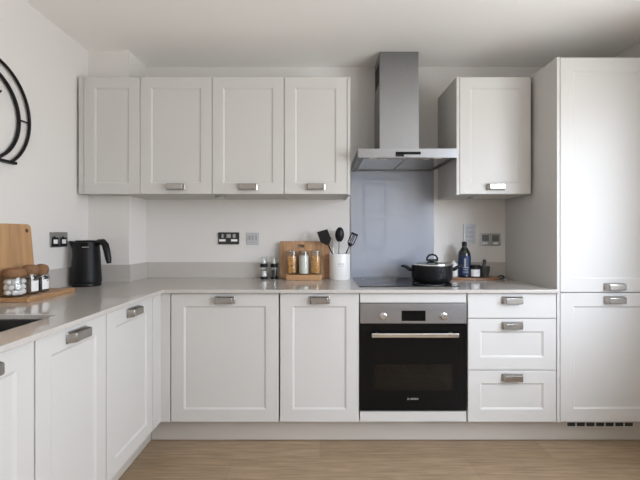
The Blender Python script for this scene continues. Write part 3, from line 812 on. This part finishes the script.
bx, by = .990, 2.675
t = thing('oil_bottle', 'dark glass oil bottle with a blue label on the serving board right of the pot', 'bottle', (bx, by, RZ))
mesh('glass_body', lathe(nb(), [(0, .002), (.036, 0), (.041, .005), (.041, .150), (.038, .168), (.026, .190), (.016, .203), (.0145, .222), (.0155, .223), (.0155, .229), (0, .229)], bx, by, RZ, 36), M['bottle'], t, smooth=True)
mesh('cap', lathe(nb(), [(0, 0), (.0165, 0), (.0165, .026), (.015, .028), (0, .028)], bx, by, RZ + .2132, 24), M['black'], t, smooth=True)
def wrap(bx, by, r, a0, a1, z0, z1, th=.0008, n=16):
    bm = nb()
    aa = [math.radians(a0 + (a1 - a0) * i / n) for i in range(n + 1)]
    rows = [[bm.verts.new((bx + rr * math.cos(a), by + rr * math.sin(a), z)) for a in aa] for rr, z in ((r, z0), (r, z1), (r + th, z1), (r + th, z0))]
    for k in range(4):
        for i in range(n): bm.faces.new([rows[k][i], rows[k][i + 1], rows[(k + 1) % 4][i + 1], rows[(k + 1) % 4][i]])
    for i in (0, n): bm.faces.new([rows[k][i] for k in range(4)])
    return bm
lb = mesh('front_label', wrap(bx, by, .0411, -175, -20, RZ + .012, RZ + .148), M['blue'], t)
bm = wrap(bx, by, .0420, -112, -96, RZ + .070, RZ + .128, n=4)
mesh('label_print', bm, M['grey'], lb)
for z, a0, a1 in ((.064, -125, -70), (.050, -118, -80), (.034, -125, -74)):
    mesh('label_print', wrap(bx, by, .0420, a0, a1, RZ + z, RZ + z + .005, n=6), M['grey'], lb)

t = thing('spice_tin', 'small dark tin with a white label between oil bottle and mortar', 'tin', (1.052, 2.655, RZ))
mesh('body', lathe(nb(), [(0, 0), (.034, 0), (.035, .003), (.035, .062), (0, .063)], 1.052, 2.655, RZ, 28), M['black'], t, smooth=True)
mesh('lid', lathe(nb(), [(0, 0), (.0362, 0), (.0362, .018), (.034, .020), (0, .020)], 1.052, 2.655, RZ + .0635, 28), M['blackmat'], t, smooth=True)
mesh('paper_label', wrap(1.052, 2.655, .0352, -150, -40, RZ + .008, RZ + .055), M['paper'], t)

t = thing('sugar_pot', 'white lidded pot half hidden behind the cooking pot handle', 'pot', (.928, 2.70, RZ))
mesh('body', lathe(nb(), [(0, 0), (.026, 0), (.029, .005), (.030, .07), (.027, .078), (0, .078)], .928, 2.70, RZ, 28), M['ceramic'], t, smooth=True)
mesh('lid', lathe(nb(), [(0, 0), (.028, 0), (.028, .010), (.015, .018), (.008, .022), (.009, .030), (0, .032)], .928, 2.70, RZ + .0785, 28), M['ceramic'], t, smooth=True)

mx_, my_ = 1.122, 2.672
t = thing('mortar', 'dark stone mortar bowl at the handle end of the serving board', 'mortar', (mx_, my_, RZ))
mesh('bowl', lathe(nb(), [(0, 0), (.030, 0), (.032, .004), (.030, .012), (.037, .035), (.041, .072), (.038, .074), (.034, .068), (.028, .032), (0, .022)], mx_, my_, RZ, 32), M['stone'], t, smooth=True)
bm = nb(); tube(bm, [(mx_ - .006, my_, RZ + .034), (mx_ - .002, my_ + .003, RZ + .05), (mx_ + .006, my_ + .008, RZ + .085), (mx_ + .011, my_ + .012, RZ + .112), (mx_ + .0125, my_ + .013, RZ + .117)], [.010, .0125, .010, .0125, .008], 12)
solo('pestle', bm, M['stone'], 'dark stone pestle standing in the mortar', 'pestle', smooth=True)

# ------------------------------------------------------------------ two framed prints on the wall facing the hob, seen mirrored in the splashback
for z0, z1, lb in ((1.63, 2.18, 'framed print on the facing wall, upper one mirrored in the splashback'), (.93, 1.50, 'framed print on the facing wall, lower one mirrored in the splashback')):
    t = thing('picture', lb, 'picture', (1.045, YR, z0))
    mesh('frame', lay(cells(nb(), [.83, .855, 1.235, 1.26], [z0, z0 + .025, z1 - .025, z1], lambda i, j: not (i == 1 and j == 1), YR + .001, YR + .022)), M['insert'], t)
    mesh('print', box(nb(), .855, 1.235, YR + .001, YR + .008, z0 + .025, z1 - .025), M['pic'], t)

# ------------------------------------------------------------------ light
w = bpy.data.worlds.new('world'); S.world = w; w.use_nodes = True
nt = w.node_tree; bg = nt.nodes['Background']
tc = nt.nodes.new('ShaderNodeTexCoord'); sp = nt.nodes.new('ShaderNodeSeparateXYZ'); nt.links.new(tc.outputs['Generated'], sp.inputs[0])
rp = nt.nodes.new('ShaderNodeValToRGB'); mr = nt.nodes.new('ShaderNodeMapRange')
mr.inputs['From Min'].default_value = -1; mr.inputs['From Max'].default_value = 1
nt.links.new(sp.outputs['Z'], mr.inputs['Value']); nt.links.new(mr.outputs[0], rp.inputs['Fac'])
GROUND, SKY = .85, 1.0                               # open ground outside, overcast sky above it
rp.color_ramp.elements[0].position = .49; rp.color_ramp.elements[0].color = (GROUND * .95, GROUND * .98, GROUND, 1)
rp.color_ramp.elements[1].position = .53; rp.color_ramp.elements[1].color = (.89 * SKY, .96 * SKY, 1.06 * SKY, 1)
nt.links.new(rp.outputs[0], bg.inputs['Color']); bg.inputs['Strength'].default_value = 9
for (W0, W1) in WINS:                                # portals only guide the sampling of the sky through the panes
    l = bpy.data.lights.new('window_portal', 'AREA'); l.shape = 'RECTANGLE'; l.size = WZ1 - WZ0; l.size_y = W1 - W0; l.cycles.is_portal = True
    o = bpy.data.objects.new('window_portal', l); C.objects.link(o); o.location = (XR + .101, (W0 + W1) / 2, (WZ0 + WZ1) / 2); o.rotation_euler = (0, PI / 2, 0)
sun = bpy.data.lights.new('hazy_sun', 'SUN'); sun.energy = 2.6; sun.angle = math.radians(34); sun.color = (.80, .93, 1.15)
so_ = bpy.data.objects.new('hazy_sun', sun); C.objects.link(so_)
so_.rotation_euler = Vector((.40, -.90, .36)).to_track_quat('Z', 'Y').to_euler()
S.view_settings.view_transform = 'Standard'; S.view_settings.look = 'None'
S.view_settings.exposure = 0.54; S.view_settings.gamma = 1; S.view_settings.use_curve_mapping = False
S.cycles.max_bounces = 14; S.cycles.diffuse_bounces = 8; S.cycles.transparent_max_bounces = 24
S.cycles.caustics_reflective = False; S.cycles.caustics_refractive = False
